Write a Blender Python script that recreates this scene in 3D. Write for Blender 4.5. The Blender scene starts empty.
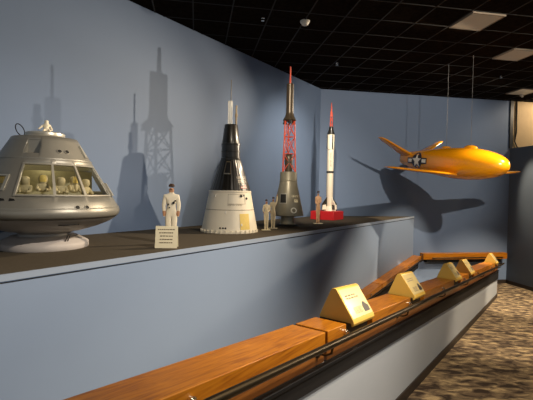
import bpy, bmesh, math, random
from mathutils import Vector, Matrix
random.seed(7)
scene = bpy.context.scene
col = scene.collection
PI = math.pi
R = math.radians
EYE = 2.80            # camera height above the landing floor
Q = math.sqrt(0.5)

# ------------------------------------------------------------------ frames
def W(s, t, z):       # s along the diagonal wall, t across it, z relative to the eye
    return Vector(((s + t) * Q, (s - t) * Q, z + EYE))
D45 = R(45)           # objects with this z rotation: local x = s, local y = -t

# ------------------------------------------------------------------ materials
MATS = {}
def mat(name, color, rough=0.5, metal=0.0, noise=0.0, nscale=8.0, bump=0.0, spec=0.5, coat=0.0):
    if name in MATS: return MATS[name]
    m = bpy.data.materials.new(name); m.use_nodes = True
    nt = m.node_tree; b = nt.nodes['Principled BSDF']
    b.inputs['Base Color'].default_value = (*color, 1)
    b.inputs['Roughness'].default_value = rough
    b.inputs['Metallic'].default_value = metal
    b.inputs['Specular IOR Level'].default_value = spec
    b.inputs['Coat Weight'].default_value = coat
    b.inputs['Coat Roughness'].default_value = 0.12
    if noise or bump:
        tc = nt.nodes.new('ShaderNodeTexCoord')
        n = nt.nodes.new('ShaderNodeTexNoise'); n.inputs['Scale'].default_value = nscale
        n.inputs['Detail'].default_value = 5
        nt.links.new(tc.outputs['Object'], n.inputs['Vector'])
        if noise:
            mx = nt.nodes.new('ShaderNodeMix'); mx.data_type = 'RGBA'
            mx.inputs['A'].default_value = (*[max(0, c * (1 - noise)) for c in color], 1)
            mx.inputs['B'].default_value = (*[min(1, c * (1 + noise)) for c in color], 1)
            nt.links.new(n.outputs['Fac'], mx.inputs['Factor'])
            nt.links.new(mx.outputs['Result'], b.inputs['Base Color'])
        if bump:
            bp = nt.nodes.new('ShaderNodeBump'); bp.inputs['Strength'].default_value = bump
            bp.inputs['Distance'].default_value = 0.01
            nt.links.new(n.outputs['Fac'], bp.inputs['Height'])
            nt.links.new(bp.outputs['Normal'], b.inputs['Normal'])
    MATS[name] = m
    return m

def wood_mat(name, c1, c2, c3, axis_scale=(1.2, 22, 22)):
    m = bpy.data.materials.new(name); m.use_nodes = True
    nt = m.node_tree; b = nt.nodes['Principled BSDF']
    tc = nt.nodes.new('ShaderNodeTexCoord'); mp = nt.nodes.new('ShaderNodeMapping')
    mp.inputs['Scale'].default_value = axis_scale
    nt.links.new(tc.outputs['Object'], mp.inputs['Vector'])
    n = nt.nodes.new('ShaderNodeTexNoise'); n.inputs['Scale'].default_value = 1.6
    n.inputs['Detail'].default_value = 8; n.inputs['Distortion'].default_value = 1.2
    nt.links.new(mp.outputs['Vector'], n.inputs['Vector'])
    r = nt.nodes.new('ShaderNodeValToRGB')
    r.color_ramp.elements[0].position = 0.3; r.color_ramp.elements[0].color = (*c1, 1)
    r.color_ramp.elements[1].position = 0.72; r.color_ramp.elements[1].color = (*c3, 1)
    e = r.color_ramp.elements.new(0.5); e.color = (*c2, 1)
    nt.links.new(n.outputs['Fac'], r.inputs['Fac'])
    nt.links.new(r.outputs['Color'], b.inputs['Base Color'])
    b.inputs['Roughness'].default_value = 0.38
    b.inputs['Coat Weight'].default_value = 0.12; b.inputs['Coat Roughness'].default_value = 0.2; b.inputs['Specular IOR Level'].default_value = 0.35
    return m

def carpet_mat(name):
    m = bpy.data.materials.new(name); m.use_nodes = True
    nt = m.node_tree; b = nt.nodes['Principled BSDF']
    tc = nt.nodes.new('ShaderNodeTexCoord'); mr = nt.nodes.new('ShaderNodeMapping'); mp = nt.nodes.new('ShaderNodeMapping')
    mr.inputs['Rotation'].default_value = (0, 0, R(48)); mp.inputs['Scale'].default_value = (5.0, 9.5, 1)
    nt.links.new(tc.outputs['Object'], mr.inputs['Vector']); nt.links.new(mr.outputs['Vector'], mp.inputs['Vector'])
    n = nt.nodes.new('ShaderNodeTexNoise'); n.inputs['Scale'].default_value = 1.0
    n.inputs['Detail'].default_value = 3; n.inputs['Distortion'].default_value = 0.6
    nt.links.new(mp.outputs['Vector'], n.inputs['Vector'])
    r = nt.nodes.new('ShaderNodeValToRGB'); cr = r.color_ramp
    cr.elements[0].position = 0.38; cr.elements[0].color = (0.06, 0.044, 0.034, 1)
    cr.elements[1].position = 0.66; cr.elements[1].color = (0.54, 0.41, 0.235, 1)
    e = cr.elements.new(0.47); e.color = (0.17, 0.125, 0.085, 1)
    e = cr.elements.new(0.56); e.color = (0.28, 0.21, 0.13, 1)
    nt.links.new(n.outputs['Fac'], r.inputs['Fac'])
    # fine pile ribs
    w = nt.nodes.new('ShaderNodeTexWave'); w.inputs['Scale'].default_value = 26; w.inputs['Distortion'].default_value = 2
    nt.links.new(tc.outputs['Object'], w.inputs['Vector'])
    mx = nt.nodes.new('ShaderNodeMix'); mx.data_type = 'RGBA'; mx.blend_type = 'MULTIPLY'
    mx.inputs['Factor'].default_value = 0.4
    nt.links.new(r.outputs['Color'], mx.inputs['A']); nt.links.new(w.outputs['Color'], mx.inputs['B'])
    nt.links.new(mx.outputs['Result'], b.inputs['Base Color'])
    b.inputs['Roughness'].default_value = 0.95; b.inputs['Specular IOR Level'].default_value = 0.1
    return m

def ceiling_mat(name, x0, dx, y0, dy):
    m = bpy.data.materials.new(name); m.use_nodes = True
    nt = m.node_tree; b = nt.nodes['Principled BSDF']
    tc = nt.nodes.new('ShaderNodeTexCoord')
    n = nt.nodes.new('ShaderNodeTexNoise'); n.inputs['Scale'].default_value = 14; n.inputs['Detail'].default_value = 6
    nt.links.new(tc.outputs['Object'], n.inputs['Vector'])
    mx = nt.nodes.new('ShaderNodeMix'); mx.data_type = 'RGBA'
    mx.inputs['A'].default_value = (0.003, 0.0025, 0.0022, 1); mx.inputs['B'].default_value = (0.024, 0.018, 0.0135, 1)
    nt.links.new(n.outputs['Fac'], mx.inputs['Factor'])
    nt.links.new(mx.outputs['Result'], b.inputs['Base Color'])
    b.inputs['Roughness'].default_value = 1.0; b.inputs['Specular IOR Level'].default_value = 0.0
    return m

M = {}
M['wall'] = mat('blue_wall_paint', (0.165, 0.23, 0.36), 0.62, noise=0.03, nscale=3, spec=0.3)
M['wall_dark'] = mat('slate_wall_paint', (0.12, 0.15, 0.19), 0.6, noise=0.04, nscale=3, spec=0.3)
M['half'] = mat('pale_grey_paint', (0.40, 0.44, 0.49), 0.55, noise=0.03, nscale=3, spec=0.3)
M['platform'] = mat('platform_paint', (0.27, 0.35, 0.49), 0.5, noise=0.02, nscale=3, spec=0.4)
M['trim'] = mat('pale_trim', (0.34, 0.41, 0.52), 0.45)
M['trim_line'] = mat('dark_trim_line', (0.07, 0.11, 0.18), 0.5)
M['felt'] = mat('dark_felt', (0.085, 0.07, 0.05), 0.95, noise=0.25, nscale=60, spec=0.1)
M['base'] = mat('dark_baseboard', (0.028, 0.02, 0.015), 0.5)
M['band'] = mat('black_band', (0.010, 0.010, 0.011), 0.6, spec=0.25)
M['beige'] = mat('beige_panel', (0.50, 0.36, 0.19), 0.7, noise=0.12, nscale=5)
M['black'] = mat('black_paint', (0.012, 0.011, 0.010), 0.45)
M['ceil'] = ceiling_mat('black_ceiling_tile', 4.39, .64, 6.04, .66)
M['tbar'] = mat('ceiling_tbar', (0.006, 0.0055, 0.005), 0.8)
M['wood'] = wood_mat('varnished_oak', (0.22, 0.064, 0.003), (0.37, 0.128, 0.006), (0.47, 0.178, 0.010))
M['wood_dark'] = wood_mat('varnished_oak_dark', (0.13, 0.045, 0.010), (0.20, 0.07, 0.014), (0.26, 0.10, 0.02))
M['carpet'] = carpet_mat('mottled_carpet')
M['bronze'] = mat('bronze_rail', (0.06, 0.045, 0.026), 0.36, 0.9)
M['chrome'] = mat('chrome', (0.75, 0.72, 0.66), 0.2, 1.0)
M['plaque'] = mat('cream_gold_enamel', (0.70, 0.45, 0.085), 0.42, 0.1)
M['plate'] = mat('pale_gold_plate', (0.78, 0.63, 0.29), 0.13, 0.1)
M['ink'] = mat('grey_ink', (0.22, 0.17, 0.10), 0.6)
M['photo'] = mat('dark_photo', (0.06, 0.05, 0.045), 0.5, noise=0.6, nscale=60)
M['hull'] = mat('grey_metal_hull', (0.32, 0.305, 0.26), 0.42, 0.45, noise=0.10, nscale=9, bump=0.05)
M['hull_light'] = mat('pale_metal_frame', (0.62, 0.59, 0.50), 0.35, 0.6)
M['shield'] = mat('heat_shield_grey', (0.40, 0.38, 0.35), 0.5, 0.2, noise=0.08)
M['plinth'] = mat('plinth_grey', (0.50, 0.46, 0.43), 0.55, noise=0.05)
M['dark'] = mat('dark_hole', (0.008, 0.007, 0.006), 0.7)
M['cabin'] = mat('cabin_lining', (0.36, 0.33, 0.22), 0.7, noise=0.3, nscale=20)
M['suit'] = mat('white_suit', (0.88, 0.79, 0.60), 0.7, noise=0.08, nscale=30)
M['skin'] = mat('skin_tone', (0.50, 0.25, 0.13), 0.6)
M['hair'] = mat('brown_hair', (0.06, 0.03, 0.015), 0.7)
M['crew'] = mat('cream_crew_suit', (0.50, 0.42, 0.24), 0.7, noise=0.3, nscale=40)
M['yellow'] = mat('yellow_decal', (0.78, 0.58, 0.16), 0.6, noise=0.1, nscale=30)
M['cream'] = mat('cream_paint', (0.86, 0.79, 0.63), 0.5, noise=0.05, nscale=7)
M['white'] = mat('white_paint', (0.82, 0.79, 0.70), 0.45)
M['gblack'] = mat('black_ribbed_paint', (0.016, 0.014, 0.011), 0.32, coat=0.2)
M['olive'] = mat('olive_grey_metal', (0.27, 0.245, 0.18), 0.38, 0.3, noise=0.15, nscale=12)
M['tower'] = mat('red_tower_paint', (0.62, 0.085, 0.04), 0.45)
M['escape'] = mat('dark_bronze_motor', (0.075, 0.055, 0.035), 0.35, 0.3)
M['red'] = mat('red_gloss_paint', (0.56, 0.018, 0.022), 0.4)
M['plane'] = mat('orange_yellow_gloss', (0.78, 0.305, 0.004), 0.24, noise=0.03, nscale=4, coat=0.5)
M['navy'] = mat('navy_decal', (0.010, 0.010, 0.018), 0.4)
M['flag_red'] = mat('flag_red', (0.45, 0.03, 0.03), 0.5)
M['cable'] = mat('steel_cable', (0.10, 0.10, 0.10), 0.6, 0.2)
M['card'] = mat('cream_card', (0.92, 0.83, 0.58), 0.7)
M['panel_off'] = mat('light_frame', (0.16, 0.13, 0.10), 0.6)

def glass_mat():
    m = bpy.data.materials.new('thin_glass'); m.use_nodes = True
    nt = m.node_tree; nt.nodes.clear()
    o = nt.nodes.new('ShaderNodeOutputMaterial'); mx = nt.nodes.new('ShaderNodeMixShader')
    t = nt.nodes.new('ShaderNodeBsdfTransparent'); g = nt.nodes.new('ShaderNodeBsdfGlossy')
    t.inputs['Color'].default_value = (0.93, 0.95, 0.93, 1); g.inputs['Roughness'].default_value = 0.05
    mx.inputs['Fac'].default_value = 0.08
    nt.links.new(t.outputs[0], mx.inputs[1]); nt.links.new(g.outputs[0], mx.inputs[2])
    nt.links.new(mx.outputs[0], o.inputs[0])
    return m
M['glass'] = glass_mat()

def acrylic_mat():
    m = bpy.data.materials.new('frosted_acrylic'); m.use_nodes = True
    nt = m.node_tree; nt.nodes.clear()
    o = nt.nodes.new('ShaderNodeOutputMaterial'); mx = nt.nodes.new('ShaderNodeMixShader')
    t = nt.nodes.new('ShaderNodeBsdfTransparent'); d = nt.nodes.new('ShaderNodeBsdfPrincipled')
    d.inputs['Base Color'].default_value = (0.80, 0.78, 0.70, 1); d.inputs['Roughness'].default_value = 0.3
    mx.inputs['Fac'].default_value = 0.42
    nt.links.new(t.outputs[0], mx.inputs[1]); nt.links.new(d.outputs[0], mx.inputs[2]); nt.links.new(mx.outputs[0], o.inputs[0])
    return m
M['acrylic'] = acrylic_mat()
def emit_mat(name, color, e, base=(0.6, 0.5, 0.38)):
    m = bpy.data.materials.new(name); m.use_nodes = True
    b = m.node_tree.nodes['Principled BSDF']
    b.inputs['Base Color'].default_value = (*base, 1)
    b.inputs['Emission Color'].default_value = (*color, 1); b.inputs['Emission Strength'].default_value = e
    return m
M['lamp'] = emit_mat('diffuser_added_glow', (1.0, 0.78, 0.52), 0.03, (0.28, 0.23, 0.165))  # panels taken as switched off; faint glow added to the diffuser

# ------------------------------------------------------------------ objects
def tag(o, label, cat, group=None, kind=None):
    if label: o['label'] = label
    if cat: o['category'] = cat
    if group: o['group'] = group
    if kind: o['kind'] = kind
    return o
def thing(name, label, cat, loc=(0, 0, 0), rz=0.0, group=None):
    o = bpy.data.objects.new(name, None); col.objects.link(o)
    o.empty_display_size = 0.1
    o.location = loc; o.rotation_euler = (0, 0, rz)
    return tag(o, label, cat, group)

class MB:
    def __init__(self): self.bm = bmesh.new(); self.mi = 0
    def face(self, pts):
        vs = [self.bm.verts.new(p) for p in pts]
        f = self.bm.faces.new(vs); f.material_index = self.mi; return f
    def hexa(self, p):   # 8 points: bottom 4 ccw, top 4 ccw
        v = [self.bm.verts.new(q) for q in p]
        for idx in ((3, 2, 1, 0), (4, 5, 6, 7), (0, 1, 5, 4), (1, 2, 6, 5), (2, 3, 7, 6), (3, 0, 4, 7)):
            f = self.bm.faces.new([v[i] for i in idx]); f.material_index = self.mi
    def box(self, x0, x1, y0, y1, z0, z1):
        self.hexa([(x0, y0, z0), (x1, y0, z0), (x1, y1, z0), (x0, y1, z0), (x0, y0, z1), (x1, y0, z1), (x1, y1, z1), (x0, y1, z1)])
    def slab(self, s0, s1, y0, y1, zt, zb):   # zt, zb functions of s
        self.hexa([(s0, y0, zb(s0)), (s1, y0, zb(s1)), (s1, y1, zb(s1)), (s0, y1, zb(s0)),
                   (s0, y0, zt(s0)), (s1, y0, zt(s1)), (s1, y1, zt(s1)), (s0, y1, zt(s0))])
    def tube(self, pts, r, seg=8, caps=True):
        pts = [Vector(p) for p in pts]; n = len(pts)
        rr = r if isinstance(r, (list, tuple)) else [r] * n
        rings = []; up = None
        for i, p in enumerate(pts):
            a = pts[max(0, i - 1)]; b = pts[min(n - 1, i + 1)]
            d = (b - a).normalized()
            if up is None:
                up = Vector((0, 0, 1)) if abs(d.z) < 0.9 else Vector((1, 0, 0))
            x = d.cross(up).normalized(); y = x.cross(d).normalized(); up = y
            rings.append([self.bm.verts.new(p + (x * math.cos(2 * PI * k / seg) + y * math.sin(2 * PI * k / seg)) * rr[i]) for k in range(seg)])
        for i in range(n - 1):
            for k in range(seg):
                f = self.bm.faces.new([rings[i][k], rings[i][(k + 1) % seg], rings[i + 1][(k + 1) % seg], rings[i + 1][k]])
                f.smooth = seg > 6; f.material_index = self.mi
        if caps:
            for rg, rev in ((rings[0], True), (rings[-1], False)):
                f = self.bm.faces.new(rg[::-1] if rev else rg); f.material_index = self.mi
    def lathe(self, prof, seg=48, c=(0, 0, 0), smooth=True, cap=True):
        rings = []
        for (r, z) in prof:
            r = max(r, 1e-4)
            rings.append([self.bm.verts.new((c[0] + r * math.sin(2 * PI * k / seg), c[1] - r * math.cos(2 * PI * k / seg), c[2] + z)) for k in range(seg)])
        for i in range(len(rings) - 1):
            for k in range(seg):
                f = self.bm.faces.new([rings[i][k], rings[i][(k + 1) % seg], rings[i + 1][(k + 1) % seg], rings[i + 1][k]])
                f.smooth = smooth; f.material_index = self.mi
        if cap:
            for rg in (rings[0], rings[-1]):
                f = self.bm.faces.new(rg); f.material_index = self.mi
    def ball(self, c, r, seg=12, rings=8):
        rx = r if isinstance(r, (list, tuple)) else (r, r, r)
        ret = bmesh.ops.create_uvsphere(self.bm, u_segments=seg, v_segments=rings, radius=1.0,
              matrix=Matrix.Translation(c) @ Matrix.Diagonal((*rx, 1)))
        for v in ret['verts']:
            for f in v.link_faces: f.smooth = True; f.material_index = self.mi
    def build(self, name, m, parent=None, bevel=0.0, loc=None, rz=None, sharp=40):
        me = bpy.data.meshes.new(name)
        bmesh.ops.recalc_face_normals(self.bm, faces=self.bm.faces)
        self.bm.to_mesh(me); self.bm.free()
        for x in (m if isinstance(m, (list, tuple)) else [m]): me.materials.append(x)
        me.set_sharp_from_angle(angle=R(sharp))
        o = bpy.data.objects.new(name, me); col.objects.link(o)
        if parent: o.parent = parent
        if loc is not None: o.location = loc
        if rz is not None: o.rotation_euler = (0, 0, rz)
        if bevel:
            b = o.modifiers.new('bevel', 'BEVEL'); b.width = bevel; b.segments = 2; b.limit_method = 'ANGLE'
        return o

def structure(name, mb, m, **k):
    o = mb.build(name, m, **k); o['kind'] = 'structure'; return o

def copy_tree(o, parent=None):
    c = o.copy(); col.objects.link(c)
    if parent: c.parent = parent
    for ch in list(o.children): copy_tree(ch, c)
    return c

def text_mesh(body, size, depth=0.0):
    cu = bpy.data.curves.new('lettering', 'FONT'); cu.body = body; cu.size = size
    cu.align_x = 'CENTER'; cu.align_y = 'CENTER'; cu.resolution_u = 2
    o = bpy.data.objects.new('lettering', cu); col.objects.link(o)
    dg = bpy.context.evaluated_depsgraph_get(); dg.update()
    me = bpy.data.meshes.new_from_object(o.evaluated_get(dg))
    bpy.data.objects.remove(o); bpy.data.curves.remove(cu)
    return me

# ------------------------------------------------------------------ the setting
CEIL = 3.0; FLOOR = -2.80; SHELF = -0.69
TW, TF = -5.626, -3.483            # diagonal wall, platform front
YB = 11.5                          # back wall
XR = 9.82                          # partition on the right
S_END = 12.83
def ramp_r(s): return FLOOR + 0.077 * max(0.0, S_END - s)
def ramp_l(s): return FLOOR - 0.077 * max(0.0, S_END - s) * 0.6

def wbox(mb, x0, x1, y0, y1, z0, z1): mb.box(x0, x1, y0, y1, z0 + EYE, z1 + EYE)

mb = MB(); mb.box(-3.5, (3.543 + YB) * Q, 5.626, 5.746, -1.6 + EYE, CEIL + EYE)
structure('wall_left', mb, M['wall'], rz=D45)
mb = MB(); wbox(mb, 3.5, XR + 0.0, YB, YB + 0.12, FLOOR - 0.1, CEIL)
structure('wall_back', mb, M['wall'])
mb = MB(); wbox(mb, XR, XR + 0.12, 2.5, YB, FLOOR - 0.1, 1.50)
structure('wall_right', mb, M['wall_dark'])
mb = MB(); wbox(mb, XR + 0.04, 14.5, YB, YB + 0.12, FLOOR - 0.1, CEIL)
structure('wall_rear', mb, M['beige'])
mb = MB(); wbox(mb, XR - 0.05, XR + 0.06, YB - 0.035, YB + 0.01, 1.50, CEIL)
structure('trim_1', mb, M['black'])
mb = MB(); mb.tube([(9.985, YB - 0.03, CEIL + EYE), (10.0, YB - 0.03, 2.0 + EYE), (9.94, YB - 0.035, 1.72 + EYE), (10.03, YB - 0.035, 1.56 + EYE), (10.10, YB - 0.03, 1.52 + EYE)], 0.02, 8)
tag(mb.build('conduit_cable', M['black']), 'black cable running down the beige panel above the grey partition', 'cable')
mb = MB(); wbox(mb, XR - 0.016, XR, 2.5, YB - .016, FLOOR, FLOOR + 0.115)
structure('baseboard_right', mb, M['base'])
mb = MB(); wbox(mb, 8.2, XR - 0.016, YB - 0.016, YB, FLOOR, FLOOR + 0.115)
structure('baseboard_back', mb, M['base'])

# floor: landing and the two ramps of the switchback
mb = MB()
mb.face([(12.83 , 5.2, FLOOR + EYE), (12.83, -9, FLOOR + EYE), (22, -9, FLOOR + EYE), (22, 5.2, FLOOR + EYE)])
mb.face([(-4, 1.25, ramp_r(-4) + EYE), (-4, -9, ramp_r(-4) + EYE), (12.83, -9, FLOOR + EYE), (12.83, 1.25, FLOOR + EYE)])
mb.face([(-4, 3.6, ramp_l(-4) + EYE), (-4, 1.40, ramp_l(-4) + EYE), (12.83, 1.40, FLOOR + EYE), (12.83, 3.6, FLOOR + EYE)])
structure('floor', mb, M['carpet'], rz=D45)

# ceiling with T-bar grid
mb = MB()
mb.box(-9, 16, -4, 13, CEIL + EYE, CEIL + 0.1 + EYE)
structure('ceiling', mb, M['ceil'])
GX, GY, DX, DY = 4.39, 6.04, 0.64, 0.66
mb = MB()
for k in range(-14, 14):
    x = GX + k * DX; wbox(mb, x - 0.011, x + 0.011, 0.0, YB, CEIL - 0.008, CEIL)
for k in range(-9, 9):
    y = GY + k * DY; wbox(mb, -6, 13, y - 0.011, y + 0.011, CEIL - 0.007, CEIL)
structure('trim_2', mb, M['tbar'])

# raised display platform
T = thing('display_platform', 'long blue-grey raised platform with dark felt top along the left wall', 'platform', (0, 0, EYE), D45)
mb = MB(); sA = -3.4
def plat_poly(t0, t1, z0, z1, e=0.0):
    # local coords (s,-t); far end follows the back wall (s - t = YB/Q)
    k = YB / Q - e
    return [(sA, -t1, z0), (k + t1, -t1, z0), (k + t0, -t0, z0), (sA, -t0, z0), (sA, -t1, z1), (k + t1, -t1, z1), (k + t0, -t0, z1), (sA, -t0, z1)]
mb.hexa(plat_poly(TW + .004, TF, -3.9, SHELF - 0.07, .008)); mb.build('front_panel', M['platform'], T)
mb = MB(); mb.hexa(plat_poly(TW + .004, TF - 0.012, SHELF - 0.07, SHELF - .002, .008)); mb.build('felt_top', M['felt'], T)
mb = MB(); mb.hexa(plat_poly(TF - 0.012, TF + 0.008, SHELF - 0.05, SHELF + 0.004, .008)); mb.build('edge_trim', M['trim'], T)
mb = MB(); mb.hexa(plat_poly(TF - 0.012, TF + 0.004, SHELF - 0.058, SHELF - 0.05, .008)); mb.build('edge_line', M['trim_line'], T)

# half wall between the two ramps
TO, TI = -1.212, -1.46
def ztop(s): return -0.713 - 0.0862 * s
def zwood(s): return ztop(s) - 0.19 - 0.003 * s
def zband(s): return -1.01 - 0.0995 * s
def zl(f): return lambda s: f(s) + EYE
mb = MB(); mb.slab(-1.5, 12.80, 1.215, 1.43, zl(lambda s: zwood(s) - 0.01), zl(lambda s: -4.3))
structure('wall_divider', mb, M['half'], rz=D45)
mb = MB(); mb.slab(-1.5, 12.81, 1.200, 1.2149, zl(lambda s: ramp_r(s) + 0.105), zl(lambda s: ramp_r(s)))
structure('baseboard_divider', mb, M['base'], rz=D45)

# ------------------------------------------------------------------ guard rails
def slabs(mb, segs, y0, y1, zt, zb):
    for a, b in segs: mb.slab(a, b, y0, y1, zt, zb)

plaques = [(2.81, 3.23), (4.42, 4.86), (6.72, 7.16), (8.06, 8.52), (12.10, 12.55)]
T = thing('guard_rail', 'long varnished wooden guard rail in the foreground with plaques and dark metal handrail', 'railing', (0, 0, EYE), D45)
segs = [(-1.5, 2.415), (2.45, 2.745), (3.27, 4.38), (4.93, 6.68), (7.22, 8.02), (8.58, 12.06), (12.60, 12.80)]
for a, b in segs:
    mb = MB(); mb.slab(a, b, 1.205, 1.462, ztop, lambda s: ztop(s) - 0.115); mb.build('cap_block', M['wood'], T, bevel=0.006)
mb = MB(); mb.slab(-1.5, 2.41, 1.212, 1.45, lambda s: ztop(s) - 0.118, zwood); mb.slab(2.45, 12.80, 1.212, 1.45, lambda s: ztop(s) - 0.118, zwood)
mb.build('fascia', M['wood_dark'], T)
mb = MB(); mb.slab(-1.5, 12.81, 1.190, 1.214, lambda s: zwood(s) - 0.004, lambda s: zband(s)); mb.build('lower_band', M['band'], T)
mb = MB(); mb.slab(-1.5, 12.82, 1.176, 1.2, lambda s: zwood(s) - 0.004, lambda s: zwood(s) - 0.03); mb.build('band_lip', M['band'], T, bevel=0.004)
def zrail(s): return ztop(s) - 0.012
mb = MB(); pts = [(0.2 + k * 0.9, 1.105, -0.745 - 0.0885 * (0.2 + k * 0.9)) for k in range(15)] + [(13.2, 1.105, -1.905), (13.25, 1.13, -1.92), (13.25, 1.19, -1.93), (13.15, 1.22, -1.925), (12.8, 1.225, -1.90)]
mb.tube(pts, 0.021, 12); mb.build('handrail', M['bronze'], T)
for s in (1.19, 2.72, 4.30, 5.89, 7.47, 9.0, 11.25, 12.55):
    z = ztop(s) - 0.055
    mb = MB(); mb.tube([(s, 1.207, z), (s, 1.188, z)], 0.022, 16); mb.tube([(s, 1.19, z), (s, 1.172, z)], 0.013, 12)
    mb.build('round_knob', M['chrome'], T)
for s in (0.9, 2.32, 3.95, 5.6, 7.3, 9.2, 11.0, 12.5):
    z = -0.745 - 0.0885 * s
    mb = MB(); mb.tube([(s, 1.21, z - 0.085), (s, 1.15, z - 0.08), (s, 1.115, z - 0.06), (s, 1.105, z - 0.015)], 0.008, 8)
    mb.tube([(s, 1.212, z - 0.085), (s, 1.2, z - 0.085)], 0.025, 12)
    mb.build('rail_bracket', M['bronze'], T)

# rail along the platform front (rising away from the camera)
def ztopL(s): return -1.865 + 0.073 * (s - 12.8)
T = thing('guard_rail', 'wooden guard rail fixed along the blue platform front behind the plaques', 'railing', (0, 0, EYE), D45)
for a, b in [(4.0, 9.31), (9.34, 12.75)]:
    mb = MB(); mb.slab(a, b, 3.225, 3.480, ztopL, lambda s: ztopL(s) - 0.145); mb.build('cap_block', M['wood'], T, bevel=0.006)
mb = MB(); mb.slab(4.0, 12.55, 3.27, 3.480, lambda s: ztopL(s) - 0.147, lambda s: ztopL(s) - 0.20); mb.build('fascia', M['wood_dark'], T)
mb = MB(); mb.slab(4.0, 12.55, 3.262, 3.47, lambda s: ztopL(s) - 0.203, lambda s: ztopL(s) - 0.33); mb.build('lower_band', M['band'], T)
mb = MB(); mb.tube([(4.0 + k * 0.85, 3.135, ztopL(4.0 + k * .85) - 0.05) for k in range(11)], 0.021, 12); mb.build('handrail', M['bronze'], T)
for s in (7.0, 8.6, 9.96, 11.42, 12.4):
    z = ztopL(s) - 0.05
    mb = MB(); mb.tube([(s, 3.227, z), (s, 3.202, z)], 0.022, 16); mb.build('round_knob', M['chrome'], T)
    mb = MB(); mb.tube([(s + .15, 3.257, z - 0.08), (s + .15, 3.2, z - 0.085), (s + .15, 3.135, z - 0.015)], 0.008, 8); mb.build('rail_bracket', M['bronze'], T)

# rail along the back wall
T = thing('guard_rail', 'straight orange-brown wooden guard rail mounted level on the back wall', 'railing', (0, YB, EYE))
mb = MB(); mb.box(6.80, XR - 0.15, -0.20, 0, -1.985, -1.80); mb.build('cap_block', M['wood'], T, bevel=0.006)
mb = MB(); mb.box(6.93, XR - 0.35, -0.185, 0, -2.075, -1.988); mb.build('lower_band', M['band'], T)
mb = MB(); mb.tube([(7.05, -0.27, -1.93), (9.45, -0.27, -1.93)], 0.021, 12); mb.build('handrail', M['bronze'], T)
for x in (7.15, 8.2, 9.3):
    mb = MB(); mb.tube([(x, -0.2, -1.96), (x, -0.26, -1.955), (x, -0.27, -1.935)], 0.008, 8); mb.build('rail_bracket', M['bronze'], T)
# ------------------------------------------------------------------ plaques
pl_labels = ['nearest cream-gold sloped information plaque, catching a bright highlight, beside a rail gap',
             'second cream-gold sloped plaque from the camera on the wooden rail',
             'third sloped plaque from the camera, just in front of its close neighbour',
             'fourth sloped plaque from the camera, close behind the third one',
             'farthest small sloped plaque near the end of the wooden rail']
for i, ((a, b), lb) in enumerate(zip(plaques, pl_labels)):
    s0 = (a + b) / 2; L = (b - a) / 2
    T = thing('info_plaque', lb, 'plaque', W(s0, -1.33, ztop(s0)), D45, 'sloped plaques on the wooden rail')
    T.rotation_euler = (0, math.atan(0.0862), D45)
    # local x along the rail, -y toward the visitor side (t+)
    # local y = -(t+1.33): front lower edge t=-1.19 -> y=-0.14, back t=-1.46 -> y=+0.13
    sec = [(0.135, -0.005), (0.05, 0.205), (0.038, 0.222), (0.02, 0.228), (0.0, 0.222), (-0.150, 0.012), (-0.158, -0.01), (-0.150, -0.030), (-0.135, -0.036), (-0.130, -0.010)]
    mb = MB()
    lo = [mb.bm.verts.new((-L, y, z)) for y, z in sec]; hi = [mb.bm.verts.new((L, y, z)) for y, z in sec]
    mb.bm.faces.new(lo); mb.bm.faces.new(hi[::-1])
    for k in range(len(sec)):
        mb.bm.faces.new([lo[k], hi[k], hi[(k + 1) % len(sec)], lo[(k + 1) % len(sec)]])
    mb.build('casing', M['plaque'], T, bevel=0.003)
    # frame of the sloped face
    p0 = Vector((0, -0.150, 0.012)); p1 = Vector((0, 0.0, 0.222)); up = (p1 - p0); H = up.length; up.normalize()
    nrm = Vector((0, -up.z, up.y)); X = Vector((1, 0, 0))
    def fp(u, v, h=0.0015): return p0 + X * u + up * v + nrm * h
    def frect(mb, u0, u1, v0, v1, h0=0.0, h1=0.002):
        mb.hexa([fp(u0, v0, h0), fp(u1, v0, h0), fp(u1, v1, h0), fp(u0, v1, h0), fp(u0, v0, h1), fp(u1, v0, h1), fp(u1, v1, h1), fp(u0, v1, h1)])
    mb = MB(); frect(mb, -L + .012, L - .012, .012, H - .012); pl = mb.build('face_plate', M['plate'], T)
    mb = MB()
    rnd = random.Random(i)
    for r_ in range(2):
        u = -L + .07
        while u < L - .16:
            w = rnd.uniform(.02, .05); frect(mb, u, min(u + w, L - .12), H - .075 - r_ * .022, H - .064 - r_ * .022, .002, .0026); u += w + .012
    for r_ in range(6):
        v = .085 - r_ * .009; frect(mb, -L + .10, -L + .10 + rnd.uniform(.13, .16), v, v + .0045, .002, .0026)
    mb.build('lettering', M['ink'], pl)
    mb = MB(); frect(mb, L - .145, L - .035, .035, .085, .002, .003)
    mb.hexa([fp(L - .14, .085, .002), fp(L - .05, .085, .002), fp(L - .085, .115, .002), fp(L - .12, .115, .002), fp(L - .14, .085, .003), fp(L - .05, .085, .003), fp(L - .085, .115, .003), fp(L - .12, .115, .003)])
    mb.build('photo_print', M['photo'], pl)
    mb = MB(); mb.box(-L, L, -0.100, 0.125, -0.116, -0.008); mb.build('recessed_base', M['base'], T)

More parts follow.
